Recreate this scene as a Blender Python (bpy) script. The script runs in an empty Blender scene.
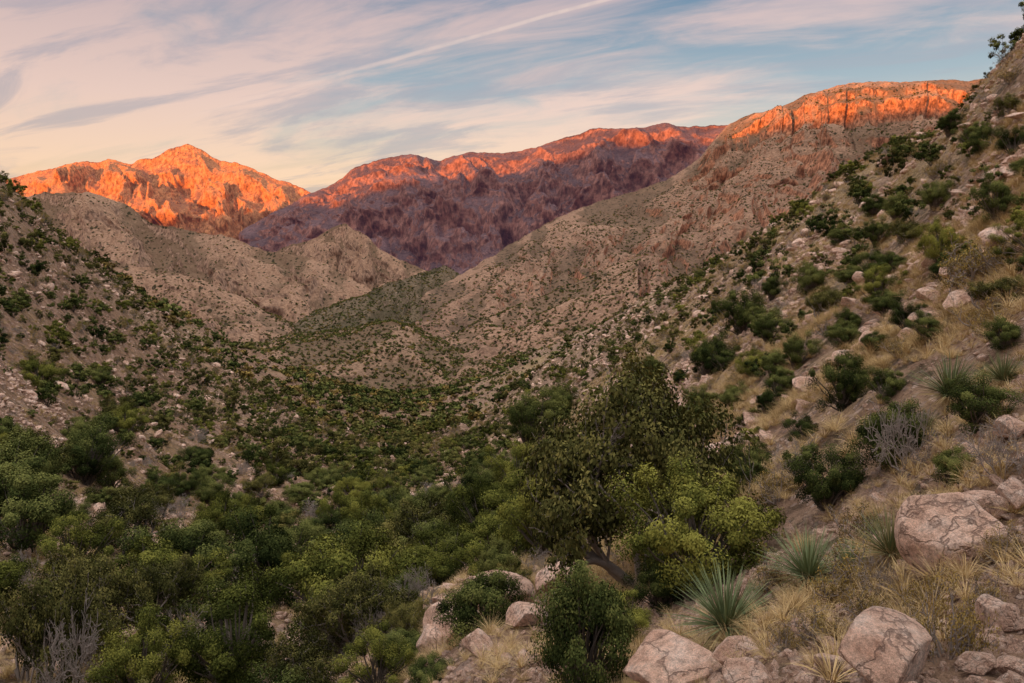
import bpy, bmesh, math, random
import numpy as np
from mathutils import Vector, noise as mnoise
rng=np.random.default_rng(7); random.seed(7)
scene=bpy.context.scene; COL=scene.collection
F=740.0; TH=math.radians(7.05); cT,sT=math.cos(TH),math.sin(TH)

# ---------------------------------------------------------------- noise
def _h(ix,iy,seed):
    h=(ix.astype(np.int64)*374761393+iy.astype(np.int64)*668265263+seed*982451653)&0xFFFFFFFF
    h=((h^(h>>13))*1274126177)&0xFFFFFFFF
    h=h^(h>>16)
    return (h&0xFFFF)/65536.0*2*math.pi
def perlin(x,y,seed=0):
    x=np.asarray(x,float); y=np.asarray(y,float)
    x0=np.floor(x); y0=np.floor(y); fx=x-x0; fy=y-y0
    u=fx*fx*fx*(fx*(fx*6-15)+10); v=fy*fy*fy*(fy*(fy*6-15)+10)
    def g(dx,dy):
        a=_h(x0+dx,y0+dy,seed); return np.cos(a)*(fx-dx)+np.sin(a)*(fy-dy)
    a=g(0,0)*(1-u)+g(1,0)*u; b=g(0,1)*(1-u)+g(1,1)*u
    return (a*(1-v)+b*v)*1.5
def fbm(x,y,o=5,seed=0,gain=.5):
    s=0;a=1;t=0
    for i in range(o):
        s=s+a*perlin(x*2.03**i+i*17.3,y*2.03**i-i*9.1,seed+i); t+=a; a*=gain
    return s/t*1.6
def ridged(x,y,o=4,seed=0,gain=.5):
    s=0;a=1;t=0
    for i in range(o):
        s=s+a*(1-np.abs(perlin(x*2.03**i+i*7.3,y*2.03**i+i*3.1,seed+i))*1.6); t+=a; a*=gain
    return s/t
def blocks(s,w,seed):
    i=np.floor(s/w+1.2*perlin(s/(w*3),s*0,seed)); return _h(i,i*0,seed)/(2*math.pi)-.5
def sm(a,b,x):
    t=np.clip((x-a)/(b-a),0,1); return t*t*(3-2*t)

def ray(px,py):
    xc=(px-512)/F; yc=(341.5-py)/F; dy=cT+yc*sT
    return xc/dy,(-sT+yc*cT)/dy
def P(px,py,D):
    w,t=ray(px,py); return (w*D,D,t*D)
def project(x,y,z):
    d=y*cT-z*sT; return 512+F*x/d, 341.5-F*(y*sT+z*cT)/d

# ---------------------------------------------------------------- mesh helpers
def mk_mesh(name,verts,quads,mat=None,smooth=False,attrs=None):
    verts=np.asarray(verts,np.float32).reshape(-1,3); quads=np.asarray(quads,np.int32)
    k=quads.shape[1]
    me=bpy.data.meshes.new(name)
    me.vertices.add(len(verts)); me.vertices.foreach_set('co',verts.ravel())
    me.loops.add(quads.size); me.loops.foreach_set('vertex_index',quads.ravel())
    me.polygons.add(len(quads))
    me.polygons.foreach_set('loop_start',np.arange(0,quads.size,k,dtype=np.int32))
    me.polygons.foreach_set('loop_total',np.full(len(quads),k,np.int32))
    if attrs:
        for n,a in attrs.items():
            at_=me.attributes.new(n,'FLOAT','POINT'); at_.data.foreach_set('value',np.asarray(a,np.float32).ravel())
    me.update(calc_edges=True); me.validate()
    if smooth: me.polygons.foreach_set('use_smooth',np.ones(len(me.polygons),bool))
    if mat:
        for m in (mat if isinstance(mat,(list,tuple)) else [mat]): me.materials.append(m)
    return me
def grid_quads(nr,nc):
    i=np.arange((nr-1)*(nc-1)); r=i//(nc-1); c=i%(nc-1); a=r*nc+c
    return np.stack([a,a+1,a+nc+1,a+nc],1)
def add(name,data,label=None,category=None,group=None,kind=None,parent=None,loc=None,rot=None,scale=None):
    o=bpy.data.objects.new(name,data); COL.objects.link(o)
    if label:o["label"]=label
    if category:o["category"]=category
    if group:o["group"]=group
    if kind:o["kind"]=kind
    if loc is not None:o.location=loc
    if rot is not None:o.rotation_euler=rot
    if scale is not None:o.scale=scale
    if parent:o.parent=parent
    return o

# ---------------------------------------------------------------- materials
class G:
    def __init__(s,tree): s.t=tree; s.t.nodes.clear()
    def n(s,ty,ins=None,**pr):
        nd=s.t.nodes.new(ty)
        for k,v in pr.items(): setattr(nd,k,v)
        if ins:
            for k,v in ins.items():
                sk=nd.inputs[k]
                if isinstance(v,bpy.types.NodeSocket): s.t.links.new(v,sk)
                else: sk.default_value=v
        return nd
    def math(s,op,a,b=None,c=None,clamp=False):
        ins={0:a}
        if b is not None: ins[1]=b
        if c is not None: ins[2]=c
        return s.n('ShaderNodeMath',ins,operation=op,use_clamp=clamp).outputs[0]
    def mix(s,f,a,b,bt='MIX'):
        nd=s.n('ShaderNodeMix',data_type='RGBA',blend_type=bt)
        for i,v in ((0,f),(6,a),(7,b)):
            if isinstance(v,bpy.types.NodeSocket): s.t.links.new(v,nd.inputs[i])
            else: nd.inputs[i].default_value=(v if i==0 else tuple(v)+(1,)) if not (i and len(v)==4) else v
        return nd.outputs[2]
    def ramp(s,f,stops,interp='LINEAR'):
        nd=s.n('ShaderNodeValToRGB',{0:f}); cr=nd.color_ramp; cr.interpolation=interp
        while len(cr.elements)<len(stops): cr.elements.new(.5)
        for e,(p,c) in zip(cr.elements,stops):
            e.position=p; e.color=(c,c,c,1) if isinstance(c,(int,float)) else tuple(c)+(1,)
        return nd.outputs[0]
    def noise(s,vec,scale,detail=5,rough=.55,dist=0):
        return s.n('ShaderNodeTexNoise',{'Vector':vec,'Scale':scale,'Detail':detail,'Roughness':rough,'Distortion':dist}).outputs[0]
    def smooth(s,f,a,b):
        return s.n('ShaderNodeMapRange',{0:f,1:a,2:b,3:0.0,4:1.0},interpolation_type='SMOOTHSTEP').outputs[0]
    def attr(s,nm): return s.n('ShaderNodeAttribute',attribute_name=nm).outputs['Fac']
def mat(name):
    m=bpy.data.materials.new(name); m.use_nodes=True; return m,G(m.node_tree)
def finish(g,col,rough=.9,bump=None,bs=.5,bd=1.0,spec=.2,haze_glow=None):
    ins={'Base Color':col,'Roughness':rough,'Specular IOR Level':spec}
    if bump is not None: ins['Normal']=g.n('ShaderNodeBump',{'Strength':bs,'Distance':bd,'Height':bump}).outputs[0]
    if haze_glow: ins['Emission Color']=tuple(haze_glow)+(1,); ins['Emission Strength']=1.0  # constant faint emission stands in for distance haze
    p=g.n('ShaderNodeBsdfPrincipled',ins)
    g.n('ShaderNodeOutputMaterial',{0:p.outputs[0]})

def ground_mat():
    m,g=mat('desert_ground'); co=g.n('ShaderNodeTexCoord').outputs['Object']
    big=g.noise(co,.05,5,.6); med=g.noise(co,.5,7,.68); fine=g.noise(co,6,6,.72)
    c=g.ramp(med,[(.3,(.13,.084,.054)),(.44,(.28,.175,.116)),(.56,(.44,.29,.20)),(.72,(.60,.42,.32))])
    straw=g.ramp(fine,[(.3,(.23,.155,.065)),(.7,(.58,.43,.21))])
    c=g.mix(g.math('MULTIPLY',g.smooth(big,.45,.6),.75),c,straw)
    c=g.mix(g.math('MULTIPLY',g.attr('rust'),.8),c,g.ramp(med,[(.3,(.14,.07,.04)),(.7,(.42,.24,.148))]))
    for sc,th,a,b in ((1.5,.34,.46,.55),(4.5,.38,.40,.52)):
        vo=g.n('ShaderNodeTexVoronoi',{'Vector':co,'Scale':sc,'Randomness':1.0})
        rk=g.ramp(g.n('ShaderNodeSeparateColor',{0:vo.outputs['Color']}).outputs[0],[(0,(.22,.15,.12)),(1,(.66,.49,.40))])
        rm=g.math('MULTIPLY',g.smooth(vo.outputs['Distance'],th,th-.06),g.smooth(g.noise(co,sc*.14,4,.6),a,b))
        c=g.mix(rm,c,rk)
    lit=g.smooth(g.noise(co,.9,6,.7),.52,.61)
    c=g.mix(g.math('MULTIPLY',lit,.72),c,(.070,.056,.028))
    c=g.mix(.7,c,g.ramp(fine,[(.25,.3),(.75,1.45)]),'MULTIPLY')
    h=g.math('ADD',g.math('MULTIPLY',fine,.5),g.math('MULTIPLY',med,1.4))
    h=g.math('ADD',h,g.math('MULTIPLY',rm,.2))
    finish(g,c,.95,h,1.0,.5); return m

def hill_mat(name,soil,rock,scrub,dens,vs,bump_m,strat=0.0,slope=(.55,.85),haze_glow=None,bs=.6,rcon=(.42,1.35)):
    m,g=mat(name); co=g.n('ShaderNodeTexCoord').outputs['Object']
    k=1.0/bump_m
    n1=g.noise(co,k*.3,7,.62); n2=g.noise(co,k*1.6,6,.7)
    stv=g.n('ShaderNodeVectorMath',{0:co,1:(1,1,.6)},operation='MULTIPLY').outputs[0]
    n3=g.noise(stv,k*1.1,7,.66)
    c=g.mix(g.smooth(n2,.32,.68),[x*.66 for x in soil],[min(1,x*1.28) for x in soil])
    oc=g.math('MULTIPLY',g.smooth(n1,.54,.64),g.smooth(n2,.42,.58))
    c=g.mix(g.math('MULTIPLY',oc,.7*(rcon[1]-.6)),c,[min(1,x*rcon[1]) for x in rock])
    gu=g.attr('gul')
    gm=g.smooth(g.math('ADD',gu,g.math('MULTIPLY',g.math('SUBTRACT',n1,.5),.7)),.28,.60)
    c=g.mix(g.math('MULTIPLY',gm,.75),c,[a*.6+b*.4 for a,b in zip(scrub,soil)])  # gully scrub, also darkening the hollows in colour so relief shows in soft light
    rc=g.mix(g.smooth(n3,.36,.62),[x*rcon[0] for x in rock],[x*rcon[1] for x in rock])
    nz=g.n('ShaderNodeSeparateXYZ',{0:g.n('ShaderNodeNewGeometry').outputs['Normal']}).outputs[2]
    st=g.math('ADD',nz,g.math('MULTIPLY',g.math('SUBTRACT',n1,.5),.9))
    c=g.mix(g.smooth(st,slope[1],slope[0]),c,rc)
    if strat:
        z=g.n('ShaderNodeSeparateXYZ',{0:co}).outputs[2]
        zz=g.math('ADD',g.math('MULTIPLY',z,strat),g.math('MULTIPLY',n1,3.0))
        band=g.noise(g.n('ShaderNodeCombineXYZ',{2:zz}).outputs[0],1.0,4,.6)
        c=g.mix(.55,c,g.ramp(band,[(.35,.35),(.6,1.25)]),'MULTIPLY')
    if dens>0:
        vo=g.n('ShaderNodeTexVoronoi',{'Vector':co,'Scale':1.0/vs,'Randomness':1.0})
        cell=g.n('ShaderNodeSeparateColor',{0:vo.outputs['Color']})
        rad=g.math('MULTIPLY',cell.outputs[0],.48)
        pat=g.math('ADD',g.math('ADD',g.math('MULTIPLY',g.smooth(n1,.38,.62),.45),dens-.25),g.math('MULTIPLY',gm,.4))
        sc=g.math('MULTIPLY',g.smooth(g.math('SUBTRACT',rad,vo.outputs['Distance']),-.04,.06),g.math('LESS_THAN',cell.outputs[1],pat))
        flat=g.smooth(nz,.3,.55)
        c=g.mix(g.math('MULTIPLY',g.math('MULTIPLY',sc,flat),.9),c,scrub)
    h=g.math('ADD',g.math('ADD',g.math('MULTIPLY',n1,1.3),g.math('MULTIPLY',n2,.6)),n3)
    finish(g,c,.95,h,bs,bump_m*.9,.1,haze_glow); return m

def leaf_mat(name,dark,mid,light,var=.6):
    m,g=mat(name)
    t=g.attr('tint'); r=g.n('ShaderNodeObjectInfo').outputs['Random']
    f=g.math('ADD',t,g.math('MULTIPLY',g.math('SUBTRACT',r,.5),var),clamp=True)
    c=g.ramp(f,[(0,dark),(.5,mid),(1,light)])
    d=g.n('ShaderNodeBsdfDiffuse',{'Color':c})
    g.n('ShaderNodeOutputMaterial',{0:d.outputs[0]}); return m
def bark_mat(name,a,b):
    m,g=mat(name); co=g.n('ShaderNodeTexCoord').outputs['Object']
    n=g.noise(co,14,4,.6); finish(g,g.mix(n,a,b),.9,n,.4,.02); return m
def rock_mat():
    m,g=mat('granite'); tc=g.n('ShaderNodeTexCoord').outputs['Object']
    r=g.n('ShaderNodeObjectInfo').outputs['Random']
    co=g.n('ShaderNodeVectorMath',{0:tc,1:g.n('ShaderNodeCombineXYZ',{0:g.math('MULTIPLY',r,37.0)}).outputs[0]},operation='ADD').outputs[0]
    n1=g.noise(co,1.6,8,.62); n2=g.noise(co,7,8,.75); n3=g.noise(co,40,3,.6)
    c=g.ramp(n1,[(.3,(.46,.26,.18)),(.5,(.76,.51,.39)),(.7,(.86,.68,.58))])
    c=g.mix(.8,c,g.ramp(n2,[(.32,.36),(.58,1.2)]),'MULTIPLY')
    c=g.mix(g.math('MULTIPLY',g.smooth(n2,.6,.68),.35),c,(.16,.15,.11))
    c=g.mix(.4,c,g.ramp(n3,[(.35,.5),(.65,1.4)]),'MULTIPLY')
    wv=g.n('ShaderNodeVectorMath',{0:co,1:g.n('ShaderNodeTexNoise',{'Vector':co,'Scale':2.5,'Detail':5}).outputs['Color']},operation='ADD').outputs[0]
    vo=g.n('ShaderNodeTexVoronoi',{'Vector':wv,'Scale':.9},feature='DISTANCE_TO_EDGE')
    crack=g.smooth(vo.outputs['Distance'],.0,.035)
    c=g.mix(g.math('MULTIPLY',g.math('SUBTRACT',1.0,crack),.6),c,(.14,.09,.07))
    h=g.math('ADD',g.math('ADD',g.math('MULTIPLY',n2,.6),n1),g.math('MULTIPLY',crack,.3))
    finish(g,c,.85,h,.8,.25,.25); return m
M_ground=ground_mat(); M_rock=rock_mat()
M_jun=leaf_mat('juniper_leaf',(.016,.025,.009),(.062,.080,.024),(.19,.20,.060))
M_oak=leaf_mat('oak_leaf',(.026,.034,.009),(.100,.113,.026),(.26,.255,.056),.8)
M_olive=leaf_mat('olive_leaf',(.028,.032,.011),(.095,.095,.031),(.22,.195,.062))
M_sage=leaf_mat('tan_brush_leaf',(.09,.065,.025),(.25,.18,.06),(.44,.31,.095))
M_sotol=leaf_mat('sotol_leaf',(.42,.30,.15),(.12,.15,.07),(.23,.28,.145))
M_grass=leaf_mat('straw',(.25,.17,.08),(.52,.37,.18),(.70,.54,.30))
M_bark=bark_mat('bark',(.07,.055,.045),(.19,.16,.135))
M_grey=bark_mat('weathered_branch',(.18,.15,.135),(.40,.345,.31))

# ---------------------------------------------------------------- ground (one sheet)
cp=[(1024,45,60),(1024,130,36),(1024,230,22),(1024,330,13.5),(1024,430,8.8),(1024,530,6.3),(1024,640,4.6),
 (900,145,110),(900,200,60),(900,260,36),(900,330,22),(900,400,15),(900,480,10.5),(900,560,7.5),(900,650,5.1),
 (820,205,140),(820,260,62),(820,330,33),(820,420,19),
 (750,240,170),(750,290,85),(750,340,48),(750,400,30),(750,470,20),(750,540,13),(750,610,8.6),(750,680,6.2),
 (680,280,240),(680,330,110),(680,400,52),
 (600,325,360),(600,360,200),(600,410,105),(600,470,58),(600,540,28),(600,600,16.5),(600,660,10),(600,760,6.5),
 (530,358,460),
 (480,385,560),(480,410,340),(480,450,180),(480,500,95),(480,550,50),(480,590,21),(480,660,12),(480,760,7.5),
 (405,400,640),(400,432,330),(400,472,180),(400,530,80),(400,595,38),(400,660,18),(400,760,10),
 (300,374,480),(300,418,290),(300,460,180),(300,510,108),(300,570,60),(300,640,30),(300,720,16),
 (350,390,560),
 (200,328,390),(200,380,240),(200,440,145),(200,500,90),(200,560,55),(200,630,30),(200,700,19),
 (100,265,300),(100,330,190),(100,400,115),(100,470,70),(100,540,45),(100,620,27),(100,700,18),(100,800,12),
 (0,180,220),(0,260,150),(0,340,95),(0,420,60),(0,500,42),(0,580,30),(0,680,20),(0,780,14),
 (-150,70,170),(-150,250,85),(-150,400,45),(-150,600,22),(-150,750,13),
 (1180,-70,48),(1180,150,20),(1180,330,10),(1180,480,6.3),(1180,640,4.2),
 (1024,110,110),(1024,190,250),(1180,60,130),(1180,170,300),(900,200,200),(900,250,380),(820,255,260),(820,300,450),
 (750,280,320),(750,320,500),(680,315,430),(680,345,700),(600,355,620),(600,370,900),(530,380,800),(480,400,1000),(405,408,1100),
 (300,412,850),(300,400,1300),(200,380,700),(200,395,1200),(100,320,520),(100,370,900),(0,250,400),(0,330,800),(-150,200,350),(-150,320,800)]
for px in (-150,100,400,700,950,1180): cp+=[(px,345,1800),(px,292,4500),(px,262,14000),(px,253,40000)]
C=[]
for px,py,D in cp:
    w,t=ray(px,py); C.append((w,math.log(D),t))
for w in (-1.2,-.6,0,.6,1.2):
    C.append((w,0,-(1.70-.25*w))); C.append((w,math.log(2),-(1.07-.33*w)))
C.append((-1.2,math.log(6),-.86)); C.append((1.25,math.log(5),-.42))
C=np.array(C); A2=np.stack([C[:,0]*2.6,C[:,1]],1)
def phi(r2): return .5*r2*np.log(r2+1e-12)
def d2(a,b): return ((a[:,None,:]-b[None,:,:])**2).sum(2)
n=len(C); K=np.zeros((n+3,n+3)); K[:n,:n]=phi(d2(A2,A2))+np.eye(n)*.004
K[:n,n]=1; K[:n,n+1:]=A2; K[n,:n]=1; K[n+1:,:n]=A2.T
sol=np.linalg.solve(K,np.concatenate([C[:,2],[0,0,0]]))
def rbf(w,l):
    q=np.stack([w.ravel()*2.6,l.ravel()],1); out=np.empty(len(q))
    for i in range(0,len(q),20000):
        s=q[i:i+20000]; out[i:i+20000]=phi(d2(s,A2))@sol[:n]+sol[n]+s@sol[n+1:]
    return out.reshape(w.shape)
NW,NL=820,860
Wg=np.linspace(-1.15,1.15,NW); Lg=np.linspace(math.log(.8),math.log(40000),NL)
Wc=np.linspace(-1.15,1.15,140); Lc=np.linspace(Lg[0],Lg[-1],220)
Tc=rbf(*np.meshgrid(Wc,Lc))
def bil(T,Wa,La,w,l):
    fi=np.clip((l-La[0])/(La[1]-La[0]),0,len(La)-1.001); fj=np.clip((w-Wa[0])/(Wa[1]-Wa[0]),0,len(Wa)-1.001)
    i=fi.astype(int); j=fj.astype(int); a=fi-i; b=fj-j
    return (T[i,j]*(1-b)+T[i,j+1]*b)*(1-a)+(T[i+1,j]*(1-b)+T[i+1,j+1]*b)*a
WW,LL=np.meshgrid(Wg,Lg); DD=np.exp(LL); XX=WW*DD; YY=DD
T0=bil(Tc,Wc,Lc,WW,LL); ZZ=T0*DD
ZZ+=.15*fbm(XX/1.5,YY/1.5,5,3,.62)*sm(1.5,5,DD)*(1-sm(60,200,DD))
ZZ+=.65*fbm(XX/7,YY/7,5,5,.58)*sm(5,20,DD)
ZZ+=2.8*(fbm(XX/38,YY/38,5,8))*sm(25,120,DD)
ZZ+=8*(ridged(XX/150+.3*fbm(XX/90,YY/90,2,4),YY/150,4,11)-.6)*sm(120,420,DD)
Tg=ZZ/DD
rust=sm(.05,-.18,WW)*sm(20,60,DD)*np.clip(.75+.6*fbm(XX/60,YY/60,4,33),0,1)
me=mk_mesh('ground',np.stack([XX,YY,ZZ],2),grid_quads(NL,NW),M_ground,True,{'rust':rust})
add('ground',me,kind='structure',label='rocky desert canyon slopes with dry soil')
def gz(x,y):
    return bil(Tg,Wg,Lg,x/y,np.log(y))*y
CM=np.maximum.accumulate(Tg,axis=0)
def visible(x,y,z,h,margin=.003):
    l=np.log(y*.97); cm=bil(CM,Wg,Lg,x/y,l)
    px,py=project(x,y,z+h*.5)
    return ((z+h)/y>cm+margin)&(px>-25)&(px<1049)&(py<730)
def hit(px,py):
    w,t=ray(px,py); l=np.linspace(math.log(1.5),math.log(1200),6000)
    T=bil(Tg,Wg,Lg,np.full_like(l,w),l); k=np.argmax(T>=t); D=math.exp(l[k]); return (w*D,D,float(T[k])*D),D

# ---------------------------------------------------------------- hills and mountains
def layer(name,label,crest,toe,nu,nv,prof,matl,gul=(220,.10),rough=(160,.05),jag=6,warp=.12,back=.8,seed=0,block=None,prof2=None):
    cr=np.array([(p,)+P(*(p,y,D)) for p,y,D in crest]); tt=np.array([(p,)+P(*(p,y,D)) for p,y,D in toe])
    u=np.linspace(cr[0,0],cr[-1,0],nu)
    ci=np.stack([np.interp(u,cr[:,0],cr[:,k]) for k in (1,2,3)],1); ti=np.stack([np.interp(u,tt[:,0],tt[:,k]) for k in (1,2,3)],1)
    def smo(a,kk):
        ker=np.hanning(kk+2)[1:-1]; ker/=ker.sum()
        b=np.pad(a,((kk//2,kk//2),(0,0)),mode='edge'); return np.stack([np.convolve(b[:,i],ker,'valid') for i in range(3)],1)[:len(a)]
    ci=smo(ci,7); ti=smo(ti,max(9,(nu//12)|1))
    s=np.concatenate([[0],np.cumsum(np.hypot(np.diff(ci[:,0]),np.diff(ci[:,1])))])
    v=np.concatenate([np.linspace(-.35,-.02,14),np.linspace(0,1,nv)**.9,1+np.linspace(.02,.6,nv//5)])
    V,S=np.meshgrid(v,s,indexing='ij')
    X=ti[None,:,0]+(ci-ti)[None,:,0]*V; Y=ti[None,:,1]+(ci-ti)[None,:,1]*V
    H=(ci-ti)[None,:,2]
    env=np.sin(np.clip(V,0,1)*math.pi)**.6
    wv=warp*env*(fbm(S/(gul[0]*1.6),V*3,5,seed+20))+warp*.3*env*fbm(S/(gul[0]*.4),V*14,4,seed+29)
    pm=1.0
    if prof2: pm=sm(prof2[0],prof2[1],u)[None,:]
    if block:
        bw,ba=block; bl=blocks(S,bw,seed+3)*ba+blocks(S,bw*.43,seed+4)*ba*.45+blocks(S,bw*2.7,seed+6)*ba*1.1
        wv=wv+bl*sm(.55,.75,V)*sm(1.0,.94,V)*pm
    vp=np.clip(V+wv,0,1)
    pv=np.array(prof); h=np.interp(vp,pv[:,0],pv[:,1])
    if prof2:
        p2=np.array(prof2[2]); h=h*pm+np.interp(vp,p2[:,0],p2[:,1])*(1-pm)
    Z=ti[None,:,2]+H*h
    Z-=np.clip(V-1,0,1)*H*back
    Z-=np.clip(-V,0,1)*(np.abs(H)*.5+150)
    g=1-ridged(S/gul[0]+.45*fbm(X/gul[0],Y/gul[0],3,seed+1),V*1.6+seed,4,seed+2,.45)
    Z-=g*gul[1]*2.0*np.abs(H)*env
    Z+=fbm(X/rough[0],Y/rough[0],5,seed+5,.45)*rough[1]*np.abs(H)*(.25+.75*env)
    Z+=jag*(fbm(S/(jag*14),S*0+seed,5,seed+9)+.4*(ridged(S/(jag*5),V*3,3,seed+14)-.6))*sm(.7,1,V)
    k=(fbm(S/(gul[0]*.6),Z/(gul[0]*.5),4,seed+31))*gul[0]*.22*env
    Y=Y-k
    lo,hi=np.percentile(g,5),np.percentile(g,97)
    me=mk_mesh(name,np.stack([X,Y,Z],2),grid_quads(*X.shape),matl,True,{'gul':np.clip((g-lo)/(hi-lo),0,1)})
    add(name,me,kind='structure',label=label)
    return X[14:],Y[14:],Z[14:]
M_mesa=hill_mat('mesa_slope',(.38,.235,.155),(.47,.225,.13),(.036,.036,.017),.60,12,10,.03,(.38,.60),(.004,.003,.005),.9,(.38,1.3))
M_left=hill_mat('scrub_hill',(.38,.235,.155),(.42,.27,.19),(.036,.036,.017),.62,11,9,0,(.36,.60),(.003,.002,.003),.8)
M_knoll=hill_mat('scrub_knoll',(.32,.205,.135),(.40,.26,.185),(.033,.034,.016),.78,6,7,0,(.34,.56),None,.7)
M_B=hill_mat('cliff_mountain',(.175,.108,.108),(.31,.155,.12),(.070,.048,.050),.25,14,24,.016,(.45,.8),(.014,.009,.020),.9,(.48,1.25))  # purple cast of shadow and haze put into the base colours
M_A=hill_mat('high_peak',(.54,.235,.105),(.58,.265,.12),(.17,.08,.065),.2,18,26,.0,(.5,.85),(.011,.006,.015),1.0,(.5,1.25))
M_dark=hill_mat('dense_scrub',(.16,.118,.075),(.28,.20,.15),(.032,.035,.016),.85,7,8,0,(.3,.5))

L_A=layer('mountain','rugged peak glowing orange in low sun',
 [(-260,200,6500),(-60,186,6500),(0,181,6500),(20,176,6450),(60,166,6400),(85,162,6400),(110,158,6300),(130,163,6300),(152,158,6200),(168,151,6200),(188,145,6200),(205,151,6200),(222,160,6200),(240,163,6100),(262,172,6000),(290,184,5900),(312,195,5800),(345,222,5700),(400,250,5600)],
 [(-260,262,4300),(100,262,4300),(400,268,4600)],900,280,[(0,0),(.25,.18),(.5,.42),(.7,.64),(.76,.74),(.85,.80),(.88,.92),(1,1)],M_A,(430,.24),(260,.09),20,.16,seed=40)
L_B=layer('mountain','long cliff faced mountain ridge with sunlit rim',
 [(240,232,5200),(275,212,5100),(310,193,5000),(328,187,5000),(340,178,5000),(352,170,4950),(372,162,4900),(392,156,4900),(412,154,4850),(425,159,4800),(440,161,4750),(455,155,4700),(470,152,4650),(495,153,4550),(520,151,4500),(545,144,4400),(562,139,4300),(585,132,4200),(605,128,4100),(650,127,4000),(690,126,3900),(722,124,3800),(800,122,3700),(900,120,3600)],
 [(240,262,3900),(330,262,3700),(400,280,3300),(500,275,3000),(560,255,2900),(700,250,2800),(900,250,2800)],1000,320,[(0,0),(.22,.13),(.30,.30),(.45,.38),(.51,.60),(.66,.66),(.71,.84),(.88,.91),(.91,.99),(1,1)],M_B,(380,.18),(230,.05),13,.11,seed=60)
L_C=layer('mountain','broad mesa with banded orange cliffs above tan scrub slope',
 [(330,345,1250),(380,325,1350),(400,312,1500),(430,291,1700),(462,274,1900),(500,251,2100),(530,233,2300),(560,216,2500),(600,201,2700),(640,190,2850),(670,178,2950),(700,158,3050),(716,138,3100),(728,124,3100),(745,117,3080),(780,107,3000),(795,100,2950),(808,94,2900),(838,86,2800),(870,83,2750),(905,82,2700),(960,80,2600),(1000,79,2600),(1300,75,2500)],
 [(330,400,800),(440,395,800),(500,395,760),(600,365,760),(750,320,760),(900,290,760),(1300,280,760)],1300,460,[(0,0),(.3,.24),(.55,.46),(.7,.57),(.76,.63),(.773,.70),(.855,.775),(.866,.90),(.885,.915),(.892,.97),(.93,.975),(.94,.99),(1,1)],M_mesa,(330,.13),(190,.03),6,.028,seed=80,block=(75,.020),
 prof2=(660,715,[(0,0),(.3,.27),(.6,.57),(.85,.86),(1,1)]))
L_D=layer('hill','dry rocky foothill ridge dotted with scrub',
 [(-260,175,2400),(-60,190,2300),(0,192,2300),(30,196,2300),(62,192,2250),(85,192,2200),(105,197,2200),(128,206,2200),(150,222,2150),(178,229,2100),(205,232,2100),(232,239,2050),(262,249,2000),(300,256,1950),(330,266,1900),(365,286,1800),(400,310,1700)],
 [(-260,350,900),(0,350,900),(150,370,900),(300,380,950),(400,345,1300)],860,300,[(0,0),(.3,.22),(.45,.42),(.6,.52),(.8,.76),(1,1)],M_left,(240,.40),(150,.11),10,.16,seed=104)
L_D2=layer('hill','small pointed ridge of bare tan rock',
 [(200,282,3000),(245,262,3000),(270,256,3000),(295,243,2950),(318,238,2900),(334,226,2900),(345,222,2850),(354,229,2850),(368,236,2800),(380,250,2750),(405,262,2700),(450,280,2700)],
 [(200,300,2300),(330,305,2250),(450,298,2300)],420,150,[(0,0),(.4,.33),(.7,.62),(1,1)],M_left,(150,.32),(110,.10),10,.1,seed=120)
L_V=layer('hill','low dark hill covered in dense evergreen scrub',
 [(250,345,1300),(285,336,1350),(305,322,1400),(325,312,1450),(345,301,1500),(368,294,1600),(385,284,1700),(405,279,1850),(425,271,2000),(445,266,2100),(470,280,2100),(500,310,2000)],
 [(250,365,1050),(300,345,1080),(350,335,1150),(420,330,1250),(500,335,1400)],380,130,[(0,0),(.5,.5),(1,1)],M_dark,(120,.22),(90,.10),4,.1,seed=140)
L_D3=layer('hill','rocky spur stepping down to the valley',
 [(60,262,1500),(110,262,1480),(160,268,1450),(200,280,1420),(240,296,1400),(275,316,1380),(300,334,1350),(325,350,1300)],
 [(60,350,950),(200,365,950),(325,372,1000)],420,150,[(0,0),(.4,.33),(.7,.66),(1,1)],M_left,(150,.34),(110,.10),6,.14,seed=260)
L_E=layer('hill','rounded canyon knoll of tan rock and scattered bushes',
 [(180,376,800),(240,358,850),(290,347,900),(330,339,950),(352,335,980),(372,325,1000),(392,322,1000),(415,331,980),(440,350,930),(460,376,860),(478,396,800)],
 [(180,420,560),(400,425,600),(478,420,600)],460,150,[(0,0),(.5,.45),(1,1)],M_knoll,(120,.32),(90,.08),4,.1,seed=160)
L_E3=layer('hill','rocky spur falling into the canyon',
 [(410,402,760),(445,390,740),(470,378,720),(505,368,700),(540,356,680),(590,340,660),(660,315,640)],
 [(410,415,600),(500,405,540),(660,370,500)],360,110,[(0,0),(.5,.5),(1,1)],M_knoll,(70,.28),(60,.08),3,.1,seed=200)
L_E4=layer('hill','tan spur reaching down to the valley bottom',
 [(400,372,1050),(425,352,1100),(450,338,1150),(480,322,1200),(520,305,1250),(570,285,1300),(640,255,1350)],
 [(400,395,850),(500,370,850),(640,310,850)],360,110,[(0,0),(.5,.5),(1,1)],M_left,(110,.28),(80,.08),3,.1,seed=220)

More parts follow.
